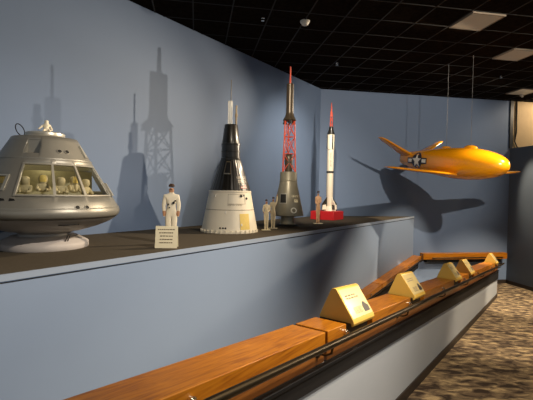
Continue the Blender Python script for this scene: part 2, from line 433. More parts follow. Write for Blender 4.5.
# ------------------------------------------------------------------ helpers for models on the platform
def stand(name, label, cat, s, t, group=None):
    p = W(s, t, SHELF); return thing(name, label, cat, p, -math.atan2(p.x, p.y), group)
def cyl(phi, r, z): return Vector((r * math.sin(phi), -r * math.cos(phi), z))
def patch(mb, rf, ph0, ph1, z0, z1, off=0.004, nu=4, nv=2):
    """thin curved plate lying on a surface of revolution rf(z)"""
    g0 = []; g1 = []
    for j in range(nv + 1):
        z = z0 + (z1 - z0) * j / nv
        g0.append([mb.bm.verts.new(cyl(R(ph0 + (ph1 - ph0) * i / nu), rf(z) - 0.001, z)) for i in range(nu + 1)])
        g1.append([mb.bm.verts.new(cyl(R(ph0 + (ph1 - ph0) * i / nu), rf(z) + off, z)) for i in range(nu + 1)])
    for j in range(nv):
        for i in range(nu):
            for g, rev in ((g1, False), (g0, True)):
                q = [g[j][i], g[j][i + 1], g[j + 1][i + 1], g[j + 1][i]]
                mb.bm.faces.new(q[::-1] if rev else q)
    for i in range(nu):
        mb.bm.faces.new([g0[0][i], g0[0][i + 1], g1[0][i + 1], g1[0][i]]); mb.bm.faces.new([g0[nv][i + 1], g0[nv][i], g1[nv][i], g1[nv][i + 1]])
    for j in range(nv):
        mb.bm.faces.new([g0[j + 1][0], g0[j][0], g1[j][0], g1[j + 1][0]]); mb.bm.faces.new([g0[j][nu], g0[j + 1][nu], g1[j + 1][nu], g1[j][nu]])
def quad_patch(mb, rf, c, off=0.004, n=6):
    """c: four (phi,z) corners bl, br, tr, tl"""
    def at(u, v, o):
        ph = (c[0][0] * (1 - u) + c[1][0] * u) * (1 - v) + (c[3][0] * (1 - u) + c[2][0] * u) * v
        z = (c[0][1] * (1 - u) + c[1][1] * u) * (1 - v) + (c[3][1] * (1 - u) + c[2][1] * u) * v
        return cyl(R(ph), rf(z) + o, z)
    ve = [[[mb.bm.verts.new(at(i / n, j / n, o)) for i in range(n + 1)] for j in range(n + 1)] for o in (-0.004, off)]
    for j in range(n):
        for i in range(n):
            for k in (0, 1): mb.bm.faces.new([ve[k][j][i], ve[k][j][i + 1], ve[k][j + 1][i + 1], ve[k][j + 1][i]])
    for i in range(n):
        for j in (0, n):
            mb.bm.faces.new([ve[0][j][i], ve[0][j][i + 1], ve[1][j][i + 1], ve[1][j][i]])
            mb.bm.faces.new([ve[0][i][j], ve[0][i + 1][j], ve[1][i + 1][j], ve[1][i][j]])
def decal_text(body, size, rf, ph, zc, m, parent, name='lettering', off=0.004, vertical=False):
    me = text_mesh(body, size)
    for v in me.vertices:
        x, y = v.co.x, v.co.y
        if vertical: x, y = -y, x
        z = zc + y; r = rf(z) + off
        v.co = cyl(R(ph) + x / max(rf(zc), .02), r, z)
    me.materials.append(m)
    o = bpy.data.objects.new(name, me); col.objects.link(o); o.parent = parent
    return o

def skin_figure(joints, edges, root=0, sub=2):
    bm = bmesh.new(); lay = bm.verts.layers.skin.verify(); vs = []
    for i, (x, y, z, r) in enumerate(joints):
        v = bm.verts.new((x, y, z)); v[lay].radius = (r, r) if not isinstance(r, tuple) else r; v[lay].use_root = (i == root); vs.append(v)
    for a, b in edges: bm.edges.new((vs[a], vs[b]))
    me = bpy.data.meshes.new('skin'); bm.to_mesh(me); bm.free()
    o = bpy.data.objects.new('skin', me); col.objects.link(o)
    sk = o.modifiers.new('skin', 'SKIN'); sk.use_smooth_shade = True
    sb = o.modifiers.new('sub', 'SUBSURF'); sb.levels = sub; sb.render_levels = sub
    dg = bpy.context.evaluated_depsgraph_get(); dg.update()
    out = bpy.data.meshes.new_from_object(o.evaluated_get(dg))
    bpy.data.objects.remove(o); bpy.data.meshes.remove(me)
    return out

def standing(h, arms, flat=0.55, stance=0.055, slim=1.0):
    """human body of height h facing -y; arms: list of ((elbow),(hand)) per side in unit heights"""
    J = [(0, 0, .53, .078), (0, 0, .62, .075), (0, 0, .72, .092), (0, 0, .80, .085), (0, -.005, .855, .033), (0, -.012, .90, .050), (0, -.012, .955, .052)]
    E = [(0, 1), (1, 2), (2, 3), (3, 4), (4, 5), (5, 6)]
    for sx, (el, ha) in zip((-1, 1), arms):
        k = len(J)
        J += [(sx * .105, 0, .805, .048), (el[0], el[1], el[2], .038), (ha[0], ha[1], ha[2], .027), (ha[0] + (ha[0] - el[0]) * .28, ha[1] + (ha[1] - el[1]) * .28 , ha[2] + (ha[2] - el[2]) * .28, .020)]
        E += [(3, k), (k, k + 1), (k + 1, k + 2), (k + 2, k + 3)]
    for sx in (-1, 1):
        k = len(J)
        J += [(sx * .055, 0, .49, .064), (sx * (stance + .005), -.01, .28, .050), (sx * stance, .005, .06, .036), (sx * (stance + .015), -.075, .022, .024)]
        E += [(0, k), (k, k + 1), (k + 1, k + 2), (k + 2, k + 3)]
    me = skin_figure([(x * h, y * h, z * h, r * h) for x, y, z, r in J], E)
    zmin = min(v.co.z for v in me.vertices); sc = .99
    for v in me.vertices: v.co = Vector((v.co.x * slim, v.co.y * flat, (v.co.z - zmin) * sc))
    return me

def person(name, label, s, t, h, arms, mats, face_dir=0.0, flat=0.55, head=True, group=None, lean=0.0, basew=0.5, base_m='card', stance=0.055, slim=1.0):
    T = stand(name, label, 'figurine', s, t, group); T.rotation_euler.z += face_dir
    me = standing(h, arms, flat, stance, slim)
    for m in mats: me.materials.append(m)          # suit, skin, boots
    hands = [Vector((a[1][0] * h * slim, 0, a[1][2] * h)) for a in arms]
    for p in me.polygons:
        p.use_smooth = True; c = p.center
        if c.z > .862 * h and abs(c.x) < .09 * h: p.material_index = 1
        elif c.z < .045 * h: p.material_index = 2
        elif any((Vector((c.x, 0, c.z)) - hv).length < .045 * h and abs(c.x) > .085 * h for hv in hands): p.material_index = 1
    for v in me.vertices: v.co.z += 0.012
    o = bpy.data.objects.new('body', me); col.objects.link(o); o.parent = T
    mb = MB(); mb.lathe([(.0001, -.015 * h), (.05 * h, -.008 * h), (.057 * h, .006 * h), (.05 * h, .026 * h), (.028 * h, .042 * h), (.0001, .046 * h)], 14, (0, .022 * h * flat, .962 * h + .012), cap=False)
    for v in mb.bm.verts: v.co.y = v.co.y * flat * .95 + .012 * h * flat; v.co.x *= slim
    mb.build('hair', M['hair'], o)
    mb = MB()
    for sx in (-1, 1): mb.ball((sx * .02 * h, -.055 * h * flat - .004 * h, .935 * h + .012), .0042 * h, 8, 6)
    mb.box(-.018 * h, .018 * h, -.058 * h * flat - .004 * h, -.04 * h * flat, .902 * h + .012, .908 * h + .012)
    mb.build('eyes_and_mouth', M['hair'], o)
    mb = MB(); mb.ball((0, -.06 * h * flat - .004 * h, .922 * h + .012), (.009 * h, .012 * h, .013 * h), 8, 6); mb.build('nose', mats[1], o)
    mb = MB(); mb.box(-basew * h * .28, basew * h * .28, -.09 * h, .07 * h, 0, .0125); mb.build('base_card', M[base_m], T, bevel=.003)
    return T, o

# ------------------------------------------------------------------ space capsule with crew
cs = 2.287 * 4.8 / 4.62
T = stand('space_capsule', 'large grey metal cone-shaped capsule with crew windows on round plinth', 'spacecraft', cs, -4.80)
def rc(z): return 0.81 + (z - 0.448) * (0.335 - 0.81) / (1.243 - 0.448)
WIN = [(-21, 6, .612, .925), (8, 31, .612, .925), (33, 67, .612, .925), (-76, -34, .665, .80), (110, 150, .65, .90)]
def in_win(ph, z):
    for a, b, z0, z1 in WIN:
        if z0 < z < z1 and a < ph < b: return True
    return -27 < ph < -7 and 1.045 < z < 1.195
phs = sorted(set(list(range(-180, 180, 4)) + [x for w in WIN for x in (w[0], w[1])] + [-27, -7]))
zs = sorted(set([.448, .53, .612, .65, .665, .73, .80, .86, .90, .925, .985, 1.045, 1.12, 1.195, 1.243]))
bm = bmesh.new()
prof = [(.30, .285), (.5, .30), (.68, .335), (.77, .365), (.805, .392), (.815, .42), (rc(.448), .448)]
grid = {}
rows = [(.77, .355), (.80, .385), (.813, .415)] + [(rc(z), z) for z in zs]
for j, (r, z) in enumerate(rows):
    for i, ph in enumerate(phs): grid[j, i] = bm.verts.new(cyl(R(ph), r, z))
for j in range(len(rows) - 1):
    for i in range(len(phs)):
        i2 = (i + 1) % len(phs); pa = phs[i]; pb = phs[i2] if i2 else 180
        if in_win((pa + pb) / 2, (rows[j][1] + rows[j + 1][1]) / 2): continue
        f = bm.faces.new([grid[j, i], grid[j, i2], grid[j + 1, i2], grid[j + 1, i]]); f.smooth = True
mb = MB(); mb.bm.free(); mb.bm = bm
hull = mb.build('hull', M['hull'], T, sharp=50)
md = hull.modifiers.new('thickness', 'SOLIDIFY'); md.thickness = 0.022; md.offset = -1
# window niche (vertical recess)
mb = MB(); rt = rc(1.195) - .004
a, b = R(-27), R(-7)
P = lambda ph, r, z: cyl(ph, r, z)
mb.face([P(a, rt, 1.045), P(b, rt, 1.045), P(b, rt, 1.195), P(a, rt, 1.195)])
mb.face([P(a, rt, 1.045), P(a, rc(1.045), 1.045), P(a, rt + .004, 1.195)])
mb.face([P(b, rt, 1.045), P(b, rt + .004, 1.195), P(b, rc(1.045), 1.045)])
mb.face([P(a, rt, 1.045), P(b, rt, 1.045), P(b, rc(1.045), 1.045), P(a, rc(1.045), 1.045)])
mb.build('window_niche', M['hull'], T)
mb = MB(); mb.lathe([(.02, .165), (.20, .172), (.40, .20), (.58, .255), (.70, .305), (.776, .358)], 72, cap=False); mb.build('heat_shield', M['shield'], T)
mb = MB(); mb.lathe([(.335, 1.238), (.21, 1.262), (.205, 1.268), (.205, 1.30), (.195, 1.308), (.06, 1.318), (.001, 1.318)], 48, cap=False); mb.build('top_hatch', M['hull_light'], T)
for zz in (.99, .47):
    mb = MB(); mb.lathe([(rc(zz) + .000, zz - .007), (rc(zz) + .006, zz - .006), (rc(zz) + .005, zz + .006), (rc(zz) - .003, zz + .007)], 72, cap=False)
    mb.build('seam_band', M['hull'], T)
fw = 0.013
def bars(mb, a, b, z0, z1, w=2.0):
    hz = .014
    patch(mb, rc, a - w, b + w, z1 - .002, z1 + hz, .012, 10, 1); patch(mb, rc, a - w, b + w, z0 - hz, z0 + .002, .012, 10, 1)
    patch(mb, rc, a - w, a + .1, z0, z1, .012, 2, 4); patch(mb, rc, b - .1, b + w, z0, z1, .012, 2, 4)
for a, b, z0, z1 in WIN[:4]:
    wf = MB(); bars(wf, a, b, z0, z1, 1.6 if a > -30 else 2.5); fr = wf.build('window_frame', M['hull_light'], T)
    mb = MB(); n = 6; g = [[mb.bm.verts.new(cyl(R(a + (b - a) * i / n), rc(z) - .008, z)) for i in range(n + 1)] for z in (z0, z1)]
    for i in range(n): mb.bm.faces.new([g[0][i], g[0][i + 1], g[1][i + 1], g[1][i]])
    mb.build('pane', M['glass'], fr)
# thruster ports
for ph, z in ((18, 1.07), (28.5, 1.07), (22, .478), (29.5, .478)):
    mb = MB(); c0 = cyl(R(ph), rc(z) - .012, z); nrm = (cyl(R(ph), 1, 0) + Vector((0, 0, .6))).normalized()
    mb.tube([c0, c0 + nrm * .016], .027, 18); pt = mb.build('thruster_port', M['hull_light'], T)
    mb = MB(); mb.tube([c0 + nrm * .013, c0 + nrm * .0175], .021, 18); mb.build('port_opening', M['dark'], pt)
for ph in (-30, -22.5):
    mb = MB(); quad_patch(mb, rc, [(ph - 2, .545), (ph + 2.5, .552), (ph + 1.2, .57), (ph - 2, .575)], .003, 3); mb.build('vent_slot', M['dark'], T)
mb = MB(); quad_patch(mb, rc, [(58, 1.035), (66, 1.035), (64, 1.17), (60, 1.17)], .02, 3); mb.build('side_fairing', M['hull_light'], T)
mb = MB(); quad_patch(mb, rc, [(70, .60), (77, .60), (80, .75), (74, .75)], .03, 3); mb.build('side_fairing', M['hull_light'], T)
mb = MB(); mb.tube([cyl(R(10), .695, .302), cyl(R(16), .695, .302), cyl(R(22), .695, .302), cyl(R(27), .695, .302)], .008, 6); mb.build('shield_slot', M['dark'], T)
# interior
mb = MB(); mb.lathe([(.02, .60), (.66, .60), (.66, .575), (.02, .575)], 48, cap=False); mb.build('cabin_floor', M['cabin'], T)
mb = MB(); mb.box(-.50, .50, .02, .06, .60, .88); mb.build('cabin_panel', M['cabin'], T)
for i, (ph, rr, zz) in enumerate([(-20, .52, 0), (-2, .53, .02), (16, .53, 0), (33, .51, .015), (50, .52, -.01), (-50, .49, .0)]):
    p = cyl(R(ph), rr, .655 + zz)
    J = [(0, 0, -.045, .042), (0, 0, .01, .048), (0, 0, .05, .036), (0, -.005, .088, .05), (0, -.005, .125, .046), (0, -.005, .145, .025),
         (-.05, 0, .03, .024), (-.055, -.045, -.02, .02), (-.025, -.075, -.01, .016), (.05, 0, .03, .024), (.055, -.045, -.02, .02), (.025, -.075, -.01, .016)]
    me = skin_figure(J, [(0, 1), (1, 2), (2, 3), (3, 4), (4, 5), (1, 6), (6, 7), (7, 8), (1, 9), (9, 10), (10, 11)], sub=2)
    me.materials.append(M['crew']); me.materials.append(M['yellow'])
    for f in me.polygons:
        f.use_smooth = True
        if f.center.z > .07 and f.center.y < -.03 and i % 2: f.material_index = 1
    o = bpy.data.objects.new('crew_figure', me); col.objects.link(o)
    o.location = (T.matrix_basis @ p); o.rotation_euler = (0, 0, T.rotation_euler.z + R(ph) * .7)
    tag(o, ['seated white-suited figure behind the left edge of the large capsule window', 'white-suited figure with yellow visor by first window divider',
            'white-suited figure in the middle pane, left side', 'white-suited figure with yellow visor in the middle pane, right side',
            'white-suited figure in the right pane of the capsule window', 'white-suited figure with yellow visor behind the far left small window'][i],
        'figurine', 'crew figures inside the capsule')
# plinth
mb = MB(); mb.lathe([(.001, 0.0), (.462, 0.0), (.467, .01), (.467, .062), (.457, .074), (.36, .128), (.345, .136), (.001, .136)], 72, cap=False); mb.build('plinth', M['plinth'], T)
mb = MB(); mb.lathe([(.30, .13), (.27, .14), (.27, .165), (.31, .186)], 48, cap=False); mb.build('plinth_neck', M['shield'], T)
for ph in (28, 32):
    mb = MB(); mb.tube([cyl(R(ph), .42, .095), cyl(R(ph + 3), .43, .155)], .006, 6); mb.build('wire_end', M['dark'], T)
# antenna loop
mb = MB(); pts = []
for k in range(25):
    th = 2 * PI * k / 24; pts.append((-.25 + .035 * math.cos(th) - .028 * math.sin(th), .0, 1.325 + .065 * math.sin(th) + .01 * math.cos(th)))
mb.tube(pts, .006, 6, caps=False); mb.build('antenna_loop', M['dark'], T)
# little white figure on the hatch
J = [(0, 0, .035, .030), (0, 0, .075, .028), (0, 0, .10, .018), (0, -.005, .125, .024), (0, -.005, .142, .020),
     (-.035, 0, .078, .014), (-.06, -.02, .05, .012), (-.085, -.03, .03, .009), (.035, 0, .078, .014), (.05, -.01, .045, .012), (.06, -.03, .02, .01),
     (-.02, -.03, .02, .017), (-.03, -.075, .015, .013), (.025, -.03, .02, .017), (.04, -.07, .015, .013)]
me = skin_figure(J, [(0, 1), (1, 2), (2, 3), (3, 4), (1, 5), (5, 6), (6, 7), (1, 8), (8, 9), (9, 10), (0, 11), (11, 12), (0, 13), (13, 14)], sub=1)
me.materials.append(M['suit']); me.materials.append(M['hair'])
for f in me.polygons:
    f.use_smooth = True
    if f.center.z > .14: f.material_index = 1
o = bpy.data.objects.new('astronaut_figure', me); col.objects.link(o)
o.location = T.matrix_basis @ Vector((.01, -.02, 1.314)); o.rotation_euler = (0, 0, T.rotation_euler.z)
tag(o, 'tiny white-suited figure sitting on top hatch of the large capsule', 'figurine')

# ------------------------------------------------------------------ two-tone conical capsule
T = stand('capsule_model', 'tall conical capsule, cream lower section and black ribbed nose, with thin antenna', 'spacecraft', 5.31, -4.50)
k = 1 / 58.86
prof_g = [(.476, 0), (.352, .665), (.345, .675), (.165, 1.205), (.165, 1.215), (.158, 1.22), (.152, 1.46), (.112, 1.795), (.108, 1.80)]
def rg(z):
    pts = [(0, .476), (.665, .352), (1.205, .165), (1.46, .152), (1.795, .112), (3, .1)]
    for (za, ra), (zb, rb) in zip(pts, pts[1:]):
        if z <= zb: return ra + (rb - ra) * (z - za) / (zb - za)
    return .1
mb = MB(); mb.lathe([(.484, 0), (.484, .03), (.472, .032), (.352, .665)], 64); mb.build('adapter_section', M['cream'], T)
mb = MB(); mb.lathe([(rg(.375) + .003, .370), (rg(.375) + .004, .378)], 64, cap=False); sm = mb.build('seam_line', M['ink'], T)
mb = MB(); mb.lathe([(.354, .655), (.360, .66), (.358, .685), (.340, .69)], 64, cap=False); mb.build('joint_ring', M['cream'], T)
# ribbed black re-entry cone
mb = MB(); seg = 120; ringsz = [.68 + .525 * i / 6 for i in range(7)]
rings = []
for z in ringsz:
    rings.append([mb.bm.verts.new(cyl(2 * PI * i / seg, rg(z) + (.004 if i % 4 < 2 else 0), z)) for i in range(seg)])
for j in range(6):
    for i in range(seg): mb.bm.faces.new([rings[j][i], rings[j][(i + 1) % seg], rings[j + 1][(i + 1) % seg], rings[j + 1][i]])
mb.bm.faces.new(rings[0][::-1]); mb.bm.faces.new(rings[-1]); mb.build('reentry_cone', M['gblack'], T, sharp=20)
mb = MB(); mb.lathe([(.168, 1.19), (.170, 1.20), (.170, 1.23), (.157, 1.24), (.157, 1.33), (.162, 1.335), (.162, 1.35), (.155, 1.355), (.155, 1.45), (.160, 1.455), (.160, 1.475), (.150, 1.48), (.112, 1.79), (.105, 1.80), (.02, 1.80)], 48, cap=False); mb.build('recovery_section', M['gblack'], T)
mb = MB(); mb.lathe([(.039, 1.78), (.039, 2.19), (.034, 2.20), (.02, 2.20)], 24, (-.02, 0, 0), cap=False); mb.build('docking_bar', M['acrylic'], T)
mb = MB(); mb.tube([(.082, -.03, 1.78), (.082, -.03, 2.12)], .016, 10); mb.tube([(.082, -.03, 1.93), (.082, -.03, 1.98)], .024, 10); mb.build('probe_rod', M['ink'], T)
mb = MB(); mb.tube([(-.01, 0, 2.18), (-.01, 0, 2.56)], .008, 8); mb.build('antenna', M['cable'], T)
# window with pale outline, markings
mb = MB(); quad_patch(mb, rg, [(-26, .955), (2, .955), (0, 1.17), (-22, 1.17)], .006, 5); fr = mb.build('hatch_outline', M['ink'], T)
mb = MB(); quad_patch(mb, rg, [(-23.5, .97), (-.5, .97), (-2, 1.155), (-20, 1.155)], .008, 5); mb.build('hatch_window', M['dark'], fr)
mb = MB(); quad_patch(mb, rg, [(-23, .955), (-4, .955), (-4, .975), (-23, .975)], .012, 4); mb.build('hatch_sill', M['hull'], fr)
decal_text('UNITED', .062, rg, 46, .90, M['cream'], T)
decal_text('STATES', .062, rg, 44, .835, M['cream'], T)
mb = MB(); patch(mb, rg, 31, 54, .725, .79, .006, 6, 2); fl = mb.build('flag', M['white'], T)
mb = MB()
for q in range(3): patch(mb, rg, 31, 54, .727 + q * .022, .738 + q * .022, .008, 6, 1)
mb.build('stripe', M['flag_red'], fl)
mb = MB(); patch(mb, rg, 31, 40, .757, .79, .009, 3, 1); mb.build('canton', M['navy'], fl)
mb = MB(); quad_patch(mb, rg, [(22, .06), (45, .06), (47, .315), (22, .315)], .004, 5); mb.build('yellow_panel', M['yellow'], T)
def outline(mb, a, b, z0, z1, w=.004, dp=.5):
    patch(mb, rg, a, b, z0, z0 + w, .003, 6, 1); patch(mb, rg, a, b, z1 - w, z1, .003, 6, 1); patch(mb, rg, a, a + dp, z0, z1, .003, 1, 2); patch(mb, rg, b - dp, b, z0, z1, .003, 1, 2)
mb = MB(); outline(mb, -5, 40, .47, .63); mb.build('panel_outline', M['ink'], T)
decal_text('UNITED STATES', .035, rg, 12, .455, M['ink'], T)
for ph, z, rr in ((29, .60, .022), (46, .56, .02), (38, .61, .012)):
    mb = MB(); c0 = cyl(R(ph), rg(z) - .004, z); d = cyl(R(ph), 1, .15).normalized(); mb.tube([c0, c0 + d * .012], rr, 14); mb.build('port', M['dark'], T)
for ph, z in ((-9, .34), (-40, .60), (25, .14)):
    mb = MB(); patch(mb, rg, ph - 1.2, ph + 1.2, z - .02, z + .02, .014, 2, 1); mb.build('cleat', M['white'], T)
for ph in (-19, -13, -8):
    mb = MB(); patch(mb, rg, ph - 1.6, ph + 1.6, .075, .10, .006, 2, 1); mb.build('vent', M['dark'], T)
for q in range(36):
    ph = q * 10 + 3
    if abs(((ph + 180) % 360) - 180) > 80: continue
    mb = MB(); patch(mb, lambda z: .476, ph - 1.2, ph + 1.2, .0, .05, .016, 2, 1); mb.build('base_bolt', M['cream'], T)

# ------------------------------------------------------------------ capsule with red escape tower
T = stand('capsule_model', 'dark olive capsule topped by red lattice escape tower and bronze rocket', 'spacecraft', 7.159 * 4.40 / 4.5, -4.40)
sc = 1 / 49.2
def zz(y): return (225.4 - y) * sc
def rm(z):
    pts = [(0, .3), (zz(215), .318), (zz(186), .190), (zz(181), .174), (zz(172), .168), (9, .168)]
    for (za, ra), (zb, rb) in zip(pts, pts[1:]):
        if z <= zb: return ra + (rb - ra) * (z - za) / (zb - za)
    return .16
mb = MB(); mb.lathe([(.02, zz(215.2)), (.27, zz(215.6)), (.315, zz(215)), (.318, zz(214.3)), (.190, zz(186)), (.178, zz(182)), (.174, zz(181)), (.170, zz(172.5)), (.158, zz(172)), (.02, zz(172))], 64, cap=False); mb.build('capsule_body', M['olive'], T)
mb = MB(); mb.lathe([(rm(zz(181)) + .002, zz(181.5)), (rm(zz(181)) + .008, zz(181)), (rm(zz(181)) + .002, zz(180.5))], 48, cap=False); mb.build('collar_ring', M['olive'], T)
mb = MB(); mb.lathe([(.17, .03), (.15, .045), (.13, zz(216)), (.2, zz(215.4))], 40, cap=False); mb.build('pedestal', M['olive'], T)
mb = MB(); mb.lathe([(.001, .0), (.21, 0), (.21, .025), (.17, .035), (.001, .035)], 40, cap=False); mb.build('pedestal_foot', M['dark'], T)
mb = MB(); mb.lathe([(.075, zz(172.3)), (.075, zz(168)), (.082, zz(160)), (.082, zz(157.5)), (.07, zz(155.3)), (.045, zz(154.2)), (.001, zz(153.9))], 32, cap=False); mb.build('antenna_canister', M['escape'], T)
mb = MB(); quad_patch(mb, rm, [(-37, zz(203.5)), (-4, zz(203.5)), (-6, zz(193)), (-42, zz(193))], .010, 5); fr = mb.build('window_frame', M['hull'], T)
mb = MB(); quad_patch(mb, rm, [(-33, zz(202.3)), (-8, zz(202.3)), (-10, zz(194.2)), (-37, zz(194.2))], .013, 5); mb.build('window_glass', M['dark'], fr)
c0 = cyl(R(22), rm(zz(210)) - .01, zz(210)); d = (cyl(R(22), 1, .35)).normalized()
mb = MB(); mb.tube([c0, c0 + d * .03], .060, 20); po = mb.build('porthole', M['white'], T)
mb = MB(); mb.tube([c0 + d * .028, c0 + d * .034], .038, 20); mb.build('porthole_glass', M['olive'], po)
mb = MB(); quad_patch(mb, rm, [(28, zz(201.8)), (48, zz(201.8)), (50, zz(199)), (30, zz(199))], .005, 4); mb.build('pale_marking', M['card'], T)
decal_text('UNITED', .055, rm, 42, zz(196), M['card'], T); decal_text('STATES', .055, rm, 38, zz(200.3), M['ink'], T, off=.007)
# lattice tower: three legs with bracing
zb, zt = zz(172.5), zz(121.5)
legs = [R(-52), R(68), R(188)]
def lp(kk, f):
    r = .150 + (.112 - .150) * f
    return cyl(legs[kk], r, zb + (zt - zb) * f)
for q in range(3):
    mb = MB(); mb.tube([lp(q, 0), lp(q, 1)], .0125, 8); mb.build('tower_leg', M['tower'], T)
lv = [0, .36, .69, 1]
for f0, f1 in zip(lv, lv[1:]):
    for q in range(3):
        n = (q + 1) % 3
        mb = MB(); mb.tube([lp(q, f1), lp(n, f1)], .008, 6); mb.build('tower_crossbar', M['tower'], T)
        mb = MB(); mb.tube([lp(q, f0), lp(n, f1)], .007, 6); mb.build('tower_brace', M['tower'], T)
        mb = MB(); mb.tube([lp(n, f0), lp(q, f1)], .007, 6); mb.build('tower_brace', M['tower'], T)
mb = MB(); mb.lathe([(.02, zz(121)), (.12, zz(121.8)), (.136, zz(121)), (.088, zz(116.5)), (.076, zz(113.5)), (.076, zz(113)), (.073, zz(85.5)), (.06, zz(85)), (.001, zz(85))], 40, cap=False); mb.build('escape_rocket', M['escape'], T)
for q in range(3):
    p = cyl(legs[q] + R(60), .10, zz(121)); mb = MB(); mb.lathe([(.045, -.07), (.02, .02), (.012, .06)], 16, p); mb.build('nozzle', M['dark'], T)
mb = MB(); mb.tube([(0, 0, zz(85.2)), (0, 0, zz(83)), (0, 0, zz(68))], [.022, .02, .013], 10); mb.build('nose_spike', M['tower'], T)

# ------------------------------------------------------------------ slender rocket on a red base
T = stand('red_pedestal', 'low red square pedestal under the slender white rocket', 'pedestal', 9.067 * 4.70 / 4.5, -4.70)
T.rotation_euler.z += R(-24); T.location += Vector((-.055, .0, 0))
mb = MB(); mb.box(-.315, .315, -.315, .315, .0, .21); mb.build('red_block', M['red'], T, bevel=.006)
mb = MB(); mb.box(-.285, .285, -.285, .285, .21, .217); mb.build('top_sheet', M['red'], T)
bp = W(9.067 * 4.72 / 4.5, -4.72, SHELF + .217)
T = thing('rocket_model', 'slender white rocket with black-white fins and red escape tower on red base', 'rocket', bp, -math.atan2(bp.x, bp.y))
sc = 1 / 38.9
def z2(y): return (219.1 - y) * sc - .217
mb = MB(); mb.lathe([(.06, z2(210)), (.086, z2(208)), (.086, z2(150)), (.02, z2(150))], 32, cap=False); mb.build('booster', M['cream'], T)
mb = MB(); mb.lathe([(.0855, z2(150)), (.098, z2(149.6)), (.098, z2(135.5)), (.088, z2(134.5)), (.02, z2(134.2))], 32, cap=False); mb.build('upper_stage', M['cream'], T)
for q in range(8):
    if q in (0, 4): continue
    mb = MB(); patch(mb, lambda z: .098, q * 45 - 26, q * 45 - 8, z2(149.5), z2(135.5), .003, 2, 1); mb.build('black_stripe', M['gblack'], T)
mb = MB(); patch(mb, lambda z: .086, -180, 179.9, z2(173.2), z2(171.2), .006, 32, 1); mb.build('black_band', M['gblack'], T)
decal_text('UNITED STATES', .05, lambda z: .086, 10, z2(160), M['ink'], T, vertical=True)
mb = MB(); mb.lathe([(.097, z2(135)), (.10, z2(134)), (.055, z2(129.5)), (.052, z2(127)), (.02, z2(126.8))], 28, cap=False); mb.build('capsule_tip', M['gblack'], T)
def l2(kk, f): return cyl(R(-40 + 120 * kk), .040 - .016 * f, z2(128) + (z2(112) - z2(128)) * f)
for q in range(3):
    mb = MB(); mb.tube([l2(q, 0), l2(q, 1)], .008, 6); mb.build('tower_leg', M['tower'], T)
    for f0, f1 in ((0, .33), (.33, .66), (.66, 1)):
        mb = MB(); mb.tube([l2(q, f0), l2((q + 1) % 3, f1)], .006, 6); mb.build('tower_brace', M['tower'], T)
mb = MB(); mb.tube([(0, 0, z2(117)), (0, 0, z2(108)), (0, 0, z2(103))], [.022, .019, .008], 10); mb.build('escape_rocket', M['tower'], T)
for q in range(4):
    an = R(38 + 90 * q); dx = Vector((math.sin(an), -math.cos(an), 0)); dy = Vector((math.cos(an), math.sin(an), 0)) * .011
    zt_, zb_ = z2(197), z2(212.4)
    zb_ = 0.02
    P1 = [dx * .084 + Vector((0, 0, zt_)), dx * .235 + Vector((0, 0, .17)), dx * .245 + Vector((0, 0, .0)), dx * .074 + Vector((0, 0, .02))]
    mb = MB(); mb.hexa([p - dy for p in P1] + [p + dy for p in P1]); fn = mb.build('fin', M['gblack'] if q % 2 else M['cream'], T)
    mb = MB(); P2 = [dx * .115 + Vector((0, 0, .16)), dx * .225 + Vector((0, 0, .145)), dx * .235 + Vector((0, 0, .03)), dx * .115 + Vector((0, 0, .03))]
    mb.hexa([p - dy * 1.2 for p in P2] + [p + dy * 1.2 for p in P2]); mb.build('fin_check', M['cream'] if q % 2 else M['gblack'], fn)
mb = MB(); mb.lathe([(.075, z2(209)), (.11, .12), (.13, .0), (.001, 0)], 24, cap=False); mb.build('tail_unit', M['cream'], T)

# ------------------------------------------------------------------ figures and sign
down = [((-.132, .0, .65), (-.122, -.02, .50)), ((.132, .0, .65), (.122, -.02, .50))]
T, o = person('astronaut_figure', 'person figure in white flight suit with dark chest patches, standing behind the small text sign', 3.53, -3.96, .745, down, [M['suit'], M['skin'], M['suit']], R(-6), .45, stance=.045, slim=.95, basew=.34)
for x, z, rr in ((-.035, .50, .013), (.03, .52, .016), (.05, .545, .010), (-.02, .46, .009)):
    mb = MB(); mb.tube([(x, -.012, z), (x, -.040, z)], rr, 10); mb.build('chest_patch', M['dark'], o)
M['sand'] = mat('sand_suit', (0.90, 0.77, 0.54), 0.7, noise=0.15, nscale=30)
arm1 = [((-.14, .0, .66), (-.10, -.05, .56)), ((.13, .0, .66), (.05, -.08, .60))]
T, o = person('astronaut_figure', 'person figure in pale suit, arms down, beside figure with raised arm', 5.88, -4.14, .53, arm1, [M['sand'], M['skin'], M['sand']], R(15), .6, stance=.045, slim=.78)
arm2 = [((-.14, .0, .66), (-.12, -.03, .52)), ((.15, .0, .92), (.155, -.02, 1.07))]
T, o = person('astronaut_figure', 'person figure in pale suit raising one arm beside the olive capsule', 6.24, -4.24, .57, arm2, [M['sand'], M['skin'], M['sand']], R(-10), .6, stance=.045, slim=.78)
M['tan'] = mat('tan_suit', (0.74, 0.43, 0.24), 0.6, noise=0.25, nscale=25)
arm3 = [((-.115, -.01, .66), (-.05, -.07, .60)), ((.115, -.01, .66), (.05, -.07, .66))]
T, o = person('astronaut_figure', 'person figure in tan-orange suit standing in front of red rocket base', 7.92, -4.20, .70, arm3, [M['tan'], M['skin'], M['tan']], R(10), .5, stance=.04, slim=.68)

